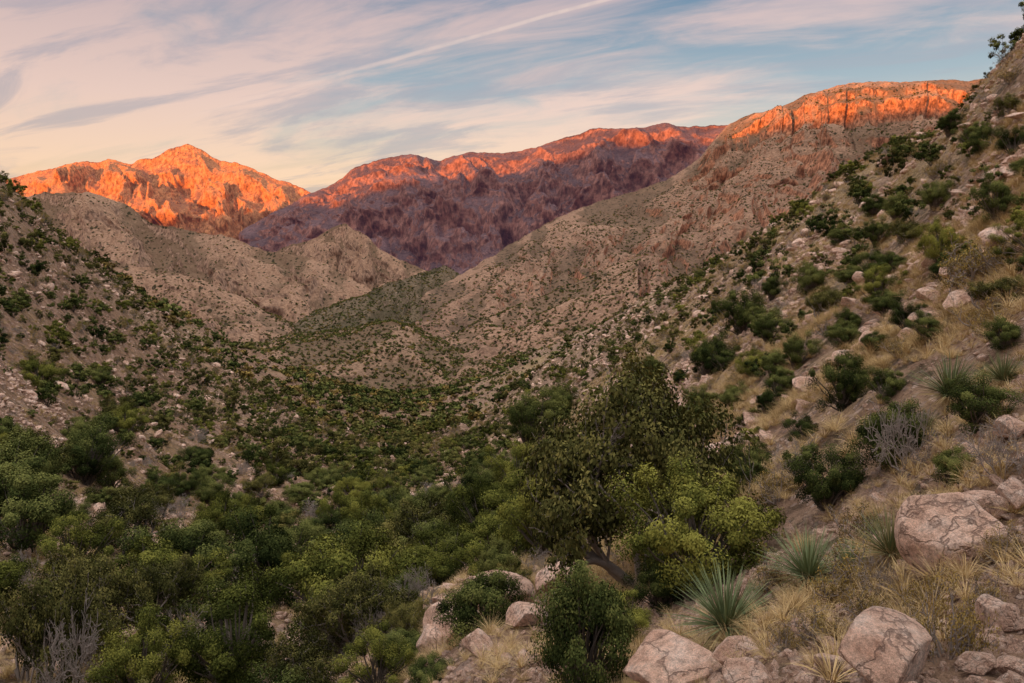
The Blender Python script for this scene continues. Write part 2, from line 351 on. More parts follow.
# unseen ridge added behind the viewpoint, crest shaped to shade the canyon at low sun
SA=math.radians(36); SE=math.radians(4.2)
S=Vector((-math.sin(SA)*math.cos(SE),-math.cos(SA)*math.cos(SE),math.sin(SE)))
lim=[(-60,222,5400),(100,222,5400),(170,218,5400),(220,212,5400),(260,204,5400),(295,201,5400),(335,205,4700),(400,184,4500),(450,180,4400),(500,167,4250),(560,155,4100),(620,144,3950),(700,140,3800),(745,143,2950),(800,134,2850),(850,127,2650),(900,117,2550),(960,108,2450)]
cr=[]
for p,y,D in lim:
    a=Vector(P(p,y,D)); s=(-2600-a.y)/S.y; q=a+S*s; cr.append((q.x,q.z))
cr.sort(); cr=np.array(cr)
xs=np.linspace(-13000,5000,300); vv=np.linspace(-1,1,60)
Xr,Vr=np.meshgrid(xs,vv); Hr=np.interp(Xr,cr[:,0],cr[:,1])
hs=1-np.abs(Vr)
Zr=-150+(Hr+150)*hs+sm(0,1,1-hs)*120*fbm(Xr/500,Vr*3,5,5)+12*fbm(Xr/150,Vr*3,4,77)
Yr=-2600+Vr*1700
add('mountain',mk_mesh('mountain',np.stack([Xr,Yr,Zr],2),grid_quads(*Xr.shape),M_left,True),kind='structure',label='unseen dry ridge added to shade the canyon')

# ---------------------------------------------------------------- plants
def tubes(paths,sides=5):
    V=[];Q=[];o=0
    for pts,r in paths:
        pts=np.asarray(pts,float); m=len(pts)
        tg=np.gradient(pts,axis=0); tg/=np.linalg.norm(tg,axis=1,keepdims=True)+1e-9
        a=np.cross(tg,[.3,.9,.2]); a/=np.linalg.norm(a,axis=1,keepdims=True)+1e-9; b=np.cross(tg,a)
        th=np.arange(sides)/sides*2*math.pi
        ring=pts[:,None,:]+np.asarray(r)[:,None,None]*(np.cos(th)[None,:,None]*a[:,None,:]+np.sin(th)[None,:,None]*b[:,None,:])
        V.append(ring.reshape(-1,3))
        i=np.arange(m-1)[:,None]*sides; j=np.arange(sides)[None,:]; k=(j+1)%sides
        Q.append((np.stack([i+j,i+k,i+sides+k,i+sides+j],2).reshape(-1,4))+o); o+=m*sides
    return np.concatenate(V),np.concatenate(Q)
def unit(v): return v/(np.linalg.norm(v)+1e-9)
def unitrows(a): return a/(np.linalg.norm(a,axis=1,keepdims=True)+1e-9)
def grow(p,d,L,r,lev,out,tips,R,kids=3,spread=.75,up=.15):
    k=5; pts=[p]; q=p.copy(); dd=d.copy()
    for i in range(k):
        dd=unit(dd+R.normal(0,.18,3)+np.array([0,0,up*.3])); q=q+dd*L/k; pts.append(q.copy())
    out.append((np.array(pts),np.linspace(r,r*.5,k+1)))
    if lev==0: tips.append(q); return
    for c in range(kids):
        f=R.uniform(.45,1.0); idx=min(k,int(f*k)+ (c==0)); 
        nd=unit(dd+R.normal(0,spread,3)+np.array([0,0,up]))
        grow(pts[idx],nd,L*R.uniform(.55,.8),r*.55,lev-1,out,tips,R,kids,spread,up)
    if lev<=2: tips.append(q)
def leafset(centers,radii,n,size,R,tintc,center,asp=.5,flat=.8):
    ci=R.integers(0,len(centers),n)
    dirs=R.normal(0,1,(n,3)); dirs/=np.linalg.norm(dirs,axis=1,keepdims=True)
    rr=R.uniform(.2,1.05,n)**.65
    off=dirs*rr[:,None]*radii[ci][:,None]; off[:,2]*=flat
    p=centers[ci]+off
    nr=unitrows(dirs*.7+unitrows(p-center)*.6+np.array([0,0,.3])+R.normal(0,.45,(n,3)))
    a=unitrows(np.cross(nr,R.normal(0,1,(n,3)))); b=np.cross(nr,a)
    s=size*R.uniform(.6,1.35,n)[:,None]
    v=np.stack([p-a*s,p-b*s*asp,p+a*s,p+b*s*asp],1).reshape(-1,3)
    q=np.arange(4*n).reshape(n,4)
    tint=np.clip(tintc[ci]+R.normal(0,.15,n)+.36*(off[:,2]/np.maximum(radii[ci],.01)),0,1)  # clump tops lighter, undersides darker: rounded shading put into the tint
    return v,q,np.repeat(tint,4)

def bush_round(seed,nl,ls,clumps=46,tall=.8,lod=False,cr=(.12,.30)):
    R=np.random.default_rng(seed)
    cs=[];rs=[]
    lob=[(unit(np.array([R.normal(),R.normal(),R.uniform(-.1,.9)])),R.uniform(.68,1.32)) for _ in range(8)]
    for i in range(clumps):
        d=unit(np.array([R.normal(),R.normal(),R.normal()*.8+.3]))
        f=R.uniform(.42,.98)
        for l,a in lob: f*=1+(a-1)*max(0,float(d@l))**2*1.6
        c=d*f*np.array([1,1,tall])+np.array([0,0,tall*.75]); c[2]=max(c[2],.06)
        cs.append(c); rs.append(R.uniform(*cr))
    cs=np.array(cs); rs=np.array(rs); ce=np.array([0,0,tall*.7])
    tc=np.clip(R.normal(.42,.22,clumps)+.30*(cs[:,2]-tall),0,1)  # higher clumps get a lighter tint, crown shading in the colour
    v,q,t=leafset(cs,rs,nl,ls,R,tc,ce)
    paths=[]
    for i in range(0,clumps,1 if not lod else 5):
        b=np.array([R.normal()*.06,R.normal()*.06,-.1]); m=b*.5+cs[i]*.45+np.array([R.normal()*.08,R.normal()*.08,.05])
        tt=np.linspace(0,1,7)[:,None]; pth=(1-tt)**2*b+2*tt*(1-tt)*m+tt**2*cs[i]*1.05; pth[1:-1]+=R.normal(0,.02,(5,3))
        r0=R.uniform(.02,.04); paths.append((pth,np.linspace(r0,.006,7)))
    bv,bq=tubes(paths,5 if not lod else 3)
    return (v,q,t),(bv,bq)
def tree_open(seed,nl,ls,stems=4,lev=3,crad=.2,lean=.9,kids=3,keep=1.0,norm=1.0,zmin=.2,sub=0.,r0=.045,spread=.75):
    R=np.random.default_rng(seed); out=[];tips=[]
    for s in range(stems):
        a=2*math.pi*s/stems+R.uniform(-.5,.5); d=unit(np.array([math.cos(a)*lean,math.sin(a)*lean,1.0]))
        grow(np.array([0,0,-.1]),d,R.uniform(.5,.8),r0,lev,out,tips,R,kids,spread,.18)
    tips=np.array(tips); rad=np.percentile(np.hypot(tips[:,0],tips[:,1]),92); sc=norm/rad
    dn=np.array([0,0,sub])
    tips=tips*sc-dn; out=[(p*sc-dn,r*sc) for p,r in out]
    sel=tips[(R.random(len(tips))<keep)]; sel=sel[sel[:,2]>zmin]
    rs=R.uniform(.6,1.3,len(sel))*crad; tc=np.clip(R.normal(.45,.2,len(sel))+.15*(sel[:,2]-1),0,1)  # tint also rises with height, painting the crown top lighter
    v,q,t=leafset(sel,rs,nl,ls,R,tc,sel.mean(0),.55,.8)
    bv,bq=tubes(out,4); return (v,q,t),(bv,bq)
HT={}
def proto(name,data,lm,bm,merged=False):
    (v,q,t),(bv,bq)=data; h=float(np.percentile(v[:,2],98))
    if not merged:
        pm=(mk_mesh(name+'_trunk',bv,bq,bm,True), mk_mesh(name+'_crown',v,q,lm,False,{'tint':t})); HT[pm[1].name]=h; return pm
    V=np.concatenate([v,bv]); Q=np.concatenate([q,bq+len(v)]); T=np.concatenate([t,np.zeros(len(bv))])
    me=mk_mesh(name,V,Q,[lm,bm],False,{'tint':T}); HT[me.name]=h
    mi=np.zeros(len(Q),np.int32); mi[len(q):]=1
    if len(me.polygons)==len(Q): me.polygons.foreach_set('material_index',mi)
    return me
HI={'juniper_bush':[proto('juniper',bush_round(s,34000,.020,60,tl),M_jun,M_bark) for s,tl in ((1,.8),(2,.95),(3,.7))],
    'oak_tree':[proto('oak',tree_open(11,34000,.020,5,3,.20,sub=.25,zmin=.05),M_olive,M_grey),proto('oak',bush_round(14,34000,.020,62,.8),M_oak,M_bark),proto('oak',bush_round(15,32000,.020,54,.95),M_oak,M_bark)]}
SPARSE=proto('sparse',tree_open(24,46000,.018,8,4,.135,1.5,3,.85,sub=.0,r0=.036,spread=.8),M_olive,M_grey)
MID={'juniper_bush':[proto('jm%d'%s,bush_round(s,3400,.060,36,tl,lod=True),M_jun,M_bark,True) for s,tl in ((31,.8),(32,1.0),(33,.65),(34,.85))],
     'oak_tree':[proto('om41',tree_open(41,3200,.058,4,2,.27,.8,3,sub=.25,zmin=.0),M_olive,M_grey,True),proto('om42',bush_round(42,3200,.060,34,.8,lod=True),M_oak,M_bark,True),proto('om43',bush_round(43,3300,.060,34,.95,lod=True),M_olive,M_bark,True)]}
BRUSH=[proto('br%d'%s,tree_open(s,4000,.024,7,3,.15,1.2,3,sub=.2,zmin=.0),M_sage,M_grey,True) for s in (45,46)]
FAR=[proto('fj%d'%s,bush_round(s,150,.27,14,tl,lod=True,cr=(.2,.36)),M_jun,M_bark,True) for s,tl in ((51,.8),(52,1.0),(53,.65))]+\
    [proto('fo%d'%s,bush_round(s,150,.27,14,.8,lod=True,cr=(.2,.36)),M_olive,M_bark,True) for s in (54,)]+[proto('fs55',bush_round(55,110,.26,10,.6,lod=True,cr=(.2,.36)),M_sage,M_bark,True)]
def dead(seed,stems=7,lev=4):
    R=np.random.default_rng(seed); out=[];tips=[]
    for s in range(stems):
        a=2*math.pi*s/stems+R.uniform(-.5,.5); d=unit(np.array([math.cos(a)*1.0,math.sin(a)*1.0,.9]))
        grow(np.array([0,0,-.05]),d,R.uniform(.5,.75),.022,lev,out,tips,R,3,.6,.12)
    tips=np.array(tips); sc=1/np.percentile(np.hypot(tips[:,0],tips[:,1]),95)
    bv,bq=tubes([(p*sc,np.maximum(r*sc,.0045)) for p,r in out],3); me=mk_mesh('dead_bush',bv,bq,M_grey,True); HT[me.name]=float(np.percentile(bv[:,2],98)); return me
DEAD=[dead(61),dead(62,6,4)]
def blades(n,R,elev,length,width,droop,seg=5,tintf=None,base=.04):
    V=[];Q=[];T=[];o=0
    for i in range(n):
        e=math.radians(R.uniform(*elev)); a=R.uniform(0,2*math.pi); L=R.uniform(*length); w=width*R.uniform(.7,1.2)
        h=np.array([math.cos(a),math.sin(a),0]); side=np.array([-math.sin(a),math.cos(a),0])
        side=unit(side+np.array([0,0,R.normal()*.5]))
        p=h*base*R.uniform(.2,1)+np.array([0,0,base*.5]); ang=e; pts=[]
        dr=droop*R.uniform(.3,1.3)
        for k in range(seg+1):
            f=k/seg; ww=w*(1-f)**.7*(1 if k else .8); pts+= [p-side*ww,p+side*ww]
            ang-=dr/seg; p=p+(h*math.cos(ang)+np.array([0,0,math.sin(ang)]))*L/seg
        V+=pts
        for k in range(seg): Q.append([o+2*k,o+2*k+1,o+2*k+3,o+2*k+2])
        tt=tintf(math.degrees(e),R); T+=[tt]*(2*seg+2); o+=2*seg+2
    return np.array(V),np.array(Q),np.array(T)
def sotol(seed):
    R=np.random.default_rng(seed)
    v,q,t=blades(300,R,(0,88),(.75,1.1),.014,.25,5,lambda e,R:float(np.clip(.66+R.normal()*.2,.45,1)) if e>10 else float(R.uniform(0,.3)),.1)
    v2,q2,t2=blades(110,R,(-45,5),(.4,.75),.012,.5,4,lambda e,R:float(R.uniform(0,.25)),.12)
    return mk_mesh('sotol',np.concatenate([v,v2]),np.concatenate([q,q2+len(v)]),M_sotol,False,{'tint':np.concatenate([t,t2])})
SOT=[sotol(71),sotol(72),sotol(73)]
def grassm(seed,n=110,w=.006):
    R=np.random.default_rng(seed); v,q,t=blades(n,R,(35,88),(.5,1.05),w,.9,4,lambda e,R:float(R.uniform(.1,.95)),.16)
    return mk_mesh('grass',v,q,M_grass,False,{'tint':t})
GRS=[grassm(81),grassm(82),grassm(83,70,.010)]
def rock(seed,sub,flat=.65):
    R=np.random.default_rng(seed); bm=bmesh.new(); bmesh.ops.create_icosphere(bm,subdivisions=sub,radius=1)
    co=np.array([v.co[:] for v in bm.verts])
    for k in range(11):
        nn=unit(R.normal(0,1,3)); d=R.uniform(.40,.76); pr=co@nn; mk=pr>d; co[mk]-=np.outer((pr[mk]-d)*1.0,nn)
    co/=np.abs(co).max(0)
    co*=np.array([1.0,R.uniform(.75,.95),flat])
    for i,v in enumerate(bm.verts):
        c=Vector(co[i]); nv=c.normalized()
        v.co=c+nv*(mnoise.fractal(c*1.6+Vector((seed,0,0)),1,2,3)*.02+mnoise.fractal(c*6+Vector((seed,3,0)),.8,2,4)*.012)
    me=bpy.data.meshes.new('rock'); bm.to_mesh(me); bm.free(); me.materials.append(M_rock)
    me.polygons.foreach_set('use_smooth',np.ones(len(me.polygons),bool)); return me
ROCKH=[rock(i,5,f) for i,f in ((91,.66),(92,.6),(93,.75),(94,.6))]; ROCKL=[rock(i,2,.65) for i in (95,96,97)]; ROCKM=[rock(i,4,.65) for i in (98,99,100)]

# plants and rocks standing where they do in the canyon --------------------
used=[]
GT='trees growing on the canyon slope'; GJ='evergreen bushes scattered over the slopes'
def put(name,pm,px,py,wpx,hpx,label,cat,group,rz=None):
    (x,y,z),D=hit(px,py); s=wpx*D/F/2.15
    me=pm[1] if isinstance(pm,tuple) else pm
    hz_=hpx*D/F/HT[me.name]; used.append((x,y,s))
    rot=(0,0,random.uniform(0,6.28) if rz is None else rz)
    if isinstance(pm,tuple):
        e=add(name,None,label,cat,group,loc=(x,y+s*.5,float(gz(np.array([x]),np.array([y+s*.5]))[0])*.5+z*.5),rot=rot,scale=(s,s,hz_)); e.empty_display_size=.3
        add('trunk',pm[0],parent=e); add('crown',pm[1],parent=e); return e
    return add(name,me,label,cat,group,loc=(x,y,z),rot=rot,scale=(s,s,hz_))
J,O=HI['juniper_bush'],HI['oak_tree']
oaks=[(712,592,175,118,1,'yellow green oak with dense leafy crown on slope'),
    (222,706,150,112,2,'bright green leafy oak low in the ravine'),(65,585,80,70,2,'yellow green oak on ravine edge'),
    (440,592,90,56,1,'rounded green oak in the ravine'),(375,700,80,72,2,'small leafy oak beside rock outcrop'),
    (112,558,85,56,0,'broad green oak on ravine slope'),(400,650,56,50,0,'leafy oak beside rock outcrop'),
    (882,302,42,35,2,'small olive oak among dry grass'),(1000,305,55,28,0,'yellow leaved oak shrub beside boulders'),
    (490,545,80,62,1,'yellow green oak below the outcrop'),(150,628,90,70,0,'leafy oak in ravine bottom'),(325,618,85,66,2,'leafy green oak in ravine'),
    (625,645,70,50,2,'olive green oak below grassy slope'),(548,562,100,92,1,'wide green oak along the ravine'),(25,700,110,130,0,'grey green oak with loose open crown'),
    (945,262,40,40,1,'yellow green oak on upper slope'),(365,540,60,46,1,'small rounded oak in ravine'),(130,715,100,92,1,'leafy oak in ravine bottom'),(310,722,90,76,0,'leafy green oak in ravine'),
    (600,480,70,60,2,'olive green oak below grassy slope'),(215,545,66,48,1,'rounded green oak in the ravine'),(520,500,66,54,2,'rounded green oak in the ravine')]
juns=[(588,706,145,140,2,'dark green evergreen bush beside dry grass'),(850,405,60,54,0,'dark round juniper on stony slope'),
    (265,612,108,100,1,'tall dark juniper in the ravine'),(835,510,88,64,0,'dense green bush on slope'),(105,490,48,44,1,'round dark juniper on bare slope'),
    (28,505,68,78,2,'large dark juniper on bare slope'),(745,332,50,42,0,'round juniper on grassy slope'),(710,378,56,42,1,'juniper bush on grassy slope'),
    (815,294,40,30,2,'juniper bush near slope crest'),(800,368,42,34,1,'juniper bush on grassy slope'),(915,332,46,28,0,'low green bush among rocks'),(1005,218,46,40,1,'dark juniper high on stony slope'),
    (900,465,90,62,2,'spreading green bush beside sotol plants'),(990,428,80,54,1,'low dark bush beside sotol plant'),(935,130,34,22,0,'dark bush on slope crest'),
    (530,450,66,54,1,'dark juniper at the ravine head'),(70,645,80,72,2,'dark juniper in ravine bottom'),
    (665,612,80,54,2,'dark low bush beneath oak'),(470,520,60,50,0,'dark juniper in the ravine'),(690,440,46,34,0,'juniper bush on grassy slope'),(560,420,44,34,1,'juniper bush on grassy slope'),(185,580,60,50,0,'round juniper in the ravine'),(960,485,56,36,2,'low dark bush behind boulders'),
    (350,590,60,50,1,'dark juniper in the ravine'),(500,590,56,46,2,'dark juniper in the ravine'),
    (775,300,30,22,0,'juniper bush on grassy slope'),(852,335,34,24,2,'low green bush among rocks'),(880,245,34,25,1,'juniper bush near slope crest'),(940,208,36,26,0,'dark juniper high on stony slope'),(985,150,34,26,2,'dark bush on slope crest'),(770,415,36,26,1,'juniper bush on grassy slope'),(655,385,38,28,2,'juniper bush on grassy slope'),(740,480,46,34,1,'juniper bush on grassy slope'),
    (890,400,44,30,0,'low green bush among dry grass'),(935,340,40,26,1,'dark bush among dry grass'),(1010,350,44,30,2,'dark bush among dry grass')]
for px,py,w,h,i,lab in oaks: put('oak_tree',O[i],px,py,w,h,lab,'tree',GT)
for px,py,w,h,i,lab in juns: put('juniper_bush',J[i],px,py,w,h,lab,'bush',GJ)
put('oak_tree',SPARSE,650,588,245,215,'broad olive oak with pale bare branches showing through leaves','tree',GT,1.0)
put('oak_tree',SPARSE,85,660,120,100,'thin oak with grey twigs and few leaves','tree',GT,2.5)
put('oak_tree',SPARSE,350,665,120,90,'thin oak with grey twigs and few leaves','tree',GT,4.0)
deads=[(598,560,110,85,0),(905,478,95,72,1),(800,485,65,48,0),(75,705,110,90,1),(335,665,80,50,0),(1000,480,80,60,0),(380,650,60,45,1),(700,500,70,50,1),(560,640,70,50,0),(20,600,60,50,1),(880,600,60,45,0),(265,690,70,60,0),(170,670,80,60,1),(420,610,60,45,0),(640,470,110,95,1)]
for px,py,w,h,i in deads:
    put('dead_bush',DEAD[i],px,py,w,h,'bare grey leafless bush with tangled branches','bush','bare leafless bushes')
for px,py,w,h,i in [(950,655,75,85,0),(965,285,80,46,1),(1000,270,60,38,0),(845,600,80,60,1),(870,620,60,45,0),(820,640,60,40,1),(930,560,60,45,0),(780,500,50,40,1),(985,330,50,32,0),(860,540,60,40,0),(770,590,50,40,1),(1005,560,50,40,1),(925,610,60,45,0),(985,610,50,40,1),(915,640,50,40,0),(790,650,50,36,1)]:
    put('brush_shrub',BRUSH[i],px,py,w,h,'tan and yellow brush with fine twiggy leaves','shrub','tan brushy shrubs')
for px,py,w,i,l in [(726,636,130,0,'spiky green sotol with straw coloured lower leaves'),(808,585,105,1,'spiky grey green sotol beside dry grass'),(890,562,100,2,'spiky sotol growing behind boulders'),
    (950,402,88,0,'large green sotol on grassy slope'),(1003,386,62,1,'green sotol among dark bushes'),(925,435,48,2,'small sotol in dry grass'),(850,575,65,0,'small sotol beside boulders')]:
    (x,y,z),D=hit(px,py); s=w*D/F/1.9; used.append((x,y,s))
    add('sotol_plant',SOT[i],l,'plant','spiky sotol plants',loc=(x,y,z+.12*s),rot=(0,0,random.uniform(0,6)),scale=(s,s,s))
for px,py,w,h,i,l in [(966,565,122,76,0,'large pinkish granite boulder with sloping top'),(888,692,135,78,1,'broad granite boulder half buried in soil'),
    (680,698,118,54,3,'flat pale granite slab'),(738,666,62,34,2,'small angular granite rock'),(754,690,62,32,0,'small angular granite rock'),
    (990,526,74,34,1,'granite boulder leaning behind another'),(1008,632,54,38,2,'granite rock by gravel'),(1016,508,40,30,3,'granite rock in dry grass'),
    (495,618,84,46,1,'weathered granite outcrop boulder'),(458,638,70,38,3,'weathered granite outcrop boulder'),(430,654,52,36,2,'weathered granite outcrop boulder'),
    (560,592,60,28,1,'granite boulder among bushes'),(530,626,50,24,3,'granite boulder on outcrop'),(295,655,38,20,1,'pale boulder in ravine'),(475,655,46,24,0,'granite boulder on outcrop'),
    (655,660,34,16,0,'small granite rock'),(985,672,40,20,3,'small granite rock'),(806,688,36,18,2,'small granite rock'),(1015,680,36,24,1,'small granite rock'),
    (970,465,50,25,0,'granite boulder among bushes'),(960,310,42,24,2,'pale boulder on slope'),(1000,245,40,20,1,'pale boulder on slope'),(870,345,34,16,0,'pale boulder on slope'),
    (930,300,26,14,3,'pale boulder on slope'),(1015,440,40,26,3,'granite boulder among bushes')]:
    (x,y,z),D=hit(px,py); s=w*D/F/2.0; used.append((x,y,s))
    sz=h*D/F/1.0
    add('boulder',ROCKH[i],l if len(l.split())>3 else l+' on dry soil','rock','granite boulders on the slope',loc=(x,y+s*.3,z+sz*.32),rot=(random.uniform(-.2,.2),random.uniform(-.2,.2),random.uniform(0,6.28)),scale=(s,s*.9,sz))

# scattered plants --------------------------------------------------------
ax_l=np.log([8,20,55,150,620,1500]); ax_w=np.array([-.62,-.50,-.33,-.20,-.14,-.14])
def wedge(n,d0,d1,R):
    D=np.sqrt(R.uniform(d0*d0,d1*d1,n)); w=R.uniform(-.85,.85,n); return w*D,D
R=np.random.default_rng(5)
bx=[];by=[];bs=[];bk=[];bg=[]
for d0,d1,dens in ((12,60,.85),(60,320,.27),(320,1000,.08)):
    N=int(.85*(d1*d1-d0*d0)*dens); x,y=wedge(N,d0,d1,R); w=x/y
    wa=np.interp(np.log(y),ax_l,ax_w); dw=w-wa
    wid=np.interp(np.log(y),ax_l,[.5,.45,.38,.20,.10,.1])
    val=np.exp(-(dw/wid)**2*np.where(dw>0,1.0,1.6))
    cl=fbm(x/14,y/14,3,50)*.5+.5
    left=sm(-.05,-.25,w)*sm(60,110,y); right=sm(.0,.18,w)
    prob=np.clip(.28+.35*cl+val*.36*(.1+1.4*cl)+left*.6+right*.35,0,1)
    prob*=np.where((y<15)&(w>-.05),.0,1)
    k=R.random(N)<prob; x,y,val,left,right=x[k],y[k],val[k],left[k],right[k]
    s=R.lognormal(-.55,.60,len(x))*(1+val*1.6)*(1+.30*left)*(1+.10*right); s=np.clip(s,.22,3.2)
    s=np.where(y<30,np.minimum(s,.30+y*.060),s); s=np.where(right>.4,np.minimum(s,.25+.021*y),s); s=np.where(right>.4,np.minimum(s,1.5),s)
    bx.append(x);by.append(y);bs.append(s);bk.append((R.random(len(x))<(.20+.25*val))); bg.append(.86+.18*right*sm(12,30,y))
bx,by,bs,bk,bg=map(np.concatenate,(bx,by,bs,bk,bg))
bz=gz(bx,by); keep=visible(bx,by,bz,bs*1.4,-.004)
for ux,uy,ur in used: keep&=np.hypot(bx-ux,by-uy)>(ur*.85+np.minimum(bs,1.5)*.75)
bx,by,bz,bs,bk,bg=bx[keep],by[keep],bz[keep],bs[keep],bk[keep],bg[keep]
cell={}; ok=np.zeros(len(bx),bool)
for i in np.argsort(-bs*R.uniform(.25,1,len(bs))):
    ci_,cj=int(bx[i]//4),int(by[i]//4); good=True
    for a in range(ci_-1,ci_+2):
        for b in range(cj-1,cj+2):
            for j in cell.get((a,b),()):
                if (bx[i]-bx[j])**2+(by[i]-by[j])**2<(bg[i]*(bs[i]+bs[j]))**2: good=False;break
            if not good:break
        if not good:break
    if good: ok[i]=True; cell.setdefault((ci_,cj),[]).append(i)
bx,by,bz,bs,bk=bx[ok],by[ok],bz[ok],bs[ok],bk[ok]
order=np.argsort(-(bs/by)); inview=visible(bx,by,bz,bs*1.4,.004)
cnt={'juniper_bush':len(juns),'oak_tree':len(oaks)+3,'dead_bush':len(deads),'brush_shrub':16}
taken=np.zeros(len(bx),bool); nhi=0
for i in order:
    if not inview[i]: continue
    u=random.random(); kd='oak_tree' if bk[i] else 'juniper_bush'
    if by[i]<130 and u<.12: kd='dead_bush'
    elif by[i]<130 and u<.27 and bs[i]<1.4: kd='brush_shrub'
    if cnt[kd]>=298: continue
    taken[i]=True; cnt[kd]+=1
    r=bs[i]*.95; h=r*random.uniform(.8,1.15); D=by[i]
    size='large' if bs[i]>1.5 else ('small' if bs[i]<.75 else 'medium')
    loc=(bx[i],by[i],bz[i]); rz=random.uniform(0,6.28)
    if kd=='dead_bush': add(kd,random.choice(DEAD),'bare grey leafless bush with tangled branches','bush','bare leafless bushes',loc=loc,rot=(0,0,rz),scale=(r*.9,r*.9,h*.75)); continue
    if kd=='brush_shrub': add(kd,random.choice(BRUSH),'tan and yellow brush with fine twiggy leaves','shrub','tan brushy shrubs',loc=loc,rot=(0,0,rz),scale=(r*.8,r*.8,h*.8)); continue
    if kd=='oak_tree': lab='%s yellow green oak with leafy crown on canyon slope'%size; cat='tree'; grp=GT
    else: lab='%s dark green juniper bush on rocky canyon slope'%size; cat='bush'; grp=GJ
    if bs[i]/D>.024:
        nhi+=1; pm=random.choice(HI[kd]); e=add(kd,None,lab,cat,grp,loc=loc,rot=(0,0,rz),scale=(r,r*random.uniform(.8,1.1),h)); e.empty_display_size=.3
        add('trunk',pm[0],parent=e); add('crown',pm[1],parent=e)
    else:
        add(kd,random.choice(MID[kd]),lab,cat,grp,loc=loc,rot=(0,0,rz),scale=(r,r*random.uniform(.8,1.1),h))

def scatter(name,label,pts,rot,scl,idx,protos,cat=None):
    me=bpy.data.meshes.new(name); me.vertices.add(len(pts)); me.vertices.foreach_set('co',np.asarray(pts,np.float32).ravel())
    a=me.attributes.new('rotv','FLOAT_VECTOR','POINT'); a.data.foreach_set('vector',np.asarray(rot,np.float32).ravel())
    a=me.attributes.new('sclv','FLOAT_VECTOR','POINT'); a.data.foreach_set('vector',np.asarray(scl,np.float32).ravel())
    a=me.attributes.new('pick','INT','POINT'); a.data.foreach_set('value',np.asarray(idx,np.int32))
    o=add(name,me,label,cat,kind='stuff')
    ng=bpy.data.node_groups.new(name,'GeometryNodeTree')
    ng.interface.new_socket('Geometry',in_out='INPUT',socket_type='NodeSocketGeometry'); ng.interface.new_socket('Geometry',in_out='OUTPUT',socket_type='NodeSocketGeometry')
    N=ng.nodes; gi=N.new('NodeGroupInput'); go=N.new('NodeGroupOutput'); ip=N.new('GeometryNodeInstanceOnPoints'); jn=N.new('GeometryNodeJoinGeometry')
    for k,pm in enumerate(protos):
        po=bpy.data.objects.new(name+'_source',pm); oi=N.new('GeometryNodeObjectInfo'); oi.inputs['Object'].default_value=po; oi.inputs['As Instance'].default_value=True
        ng.links.new(oi.outputs['Geometry'],jn.inputs[0])
    def na(nm,ty):
        q=N.new('GeometryNodeInputNamedAttribute'); q.data_type=ty; q.inputs[0].default_value=nm; return [s for s in q.outputs if s.enabled][0]
    L=ng.links.new
    L(gi.outputs[0],ip.inputs['Points']); L(jn.outputs[0],ip.inputs['Instance']); ip.inputs['Pick Instance'].default_value=True
    L(na('pick','INT'),ip.inputs['Instance Index']); L(na('rotv','FLOAT_VECTOR'),ip.inputs['Rotation']); L(na('sclv','FLOAT_VECTOR'),ip.inputs['Scale'])
    L(ip.outputs[0],go.inputs[0]); md=o.modifiers.new('scatter','NODES'); md.node_group=ng; return o
def rots(n,R,tilt=.08): return np.stack([R.normal(0,tilt,n),R.normal(0,tilt,n),R.uniform(0,6.28,n)],1)
rest=~taken
m1=rest&(by<300); m2=rest&(by>=300)
n1=m1.sum(); sc=np.stack([bs[m1]]*2+[bs[m1]*R.uniform(.8,1.15,n1)],1)*.95
idx=np.where(bk[m1],4+R.integers(0,3,n1),R.integers(0,4,n1)); idx=np.where(R.random(n1)<.18,7+R.integers(0,2,n1),idx)
scatter('scrub','dark green scrub covering the canyon slopes',np.stack([bx[m1],by[m1],bz[m1]],1),rots(n1,R),sc,idx,MID['juniper_bush']+MID['oak_tree']+BRUSH,'scrub')
pts=[np.stack([bx[m2],by[m2],bz[m2]],1)]; ss=[bs[m2]*1.2]
def on_layer(L,n,smin,smax,nzmin=.4,seed=1,vmax=1.0,thin=.3):
    X,Y,Z=L; r,c=X.shape; Rr=np.random.default_rng(seed)
    i=Rr.uniform(0,int((r-2)*vmax),n); j=Rr.uniform(0,c-2,n); a=i.astype(int); b=j.astype(int); f=(i-a)[:,None]; g=(j-b)[:,None]
    Q=np.stack([X,Y,Z],2); p=(Q[a,b]*(1-g)+Q[a,b+1]*g)*(1-f)+(Q[a+1,b]*(1-g)+Q[a+1,b+1]*g)*f
    e1=Q[a+1,b]-Q[a,b]; e2=Q[a,b+1]-Q[a,b]; nn=np.cross(e1,e2); ar=np.linalg.norm(nn,axis=1); nz=np.abs(nn[:,2])/(ar+1e-9)
    pr=np.clip(ar/np.percentile(ar,90),0,1)*(nz>nzmin)*(thin+(1-thin)*(fbm(p[:,0]/60,p[:,1]/60,3,9)>0))
    k=Rr.random(n)<pr; p=p[k]; px,py=project(p[:,0],p[:,1],p[:,2]); v=(px>-20)&(px<1044); p=p[v]
    pts.append(p); ss.append(Rr.uniform(smin,smax,len(p)))
on_layer(L_E,16000,.9,2.6,seed=2,thin=.5); on_layer(L_C,56000,1.2,3.3,seed=3,vmax=.75); on_layer(L_D,34000,1.2,3.3,seed=4); on_layer(L_V,11000,1.5,3.0,seed=5,thin=.6)
on_layer(L_E3,7000,.8,2.3,seed=7,thin=.6); on_layer(L_E4,9000,1.0,2.8,seed=8,thin=.5); on_layer(L_D3,12000,1.0,2.8,seed=9,thin=.4)
pts=np.concatenate(pts); ss=np.concatenate(ss); nn=len(pts)
scatter('distant_scrub','tiny dark bushes dotting the far hills',pts,rots(nn,R),np.stack([ss,ss,ss*.9],1),R.choice([0,0,1,1,2,2,3,4],nn),FAR,'scrub')
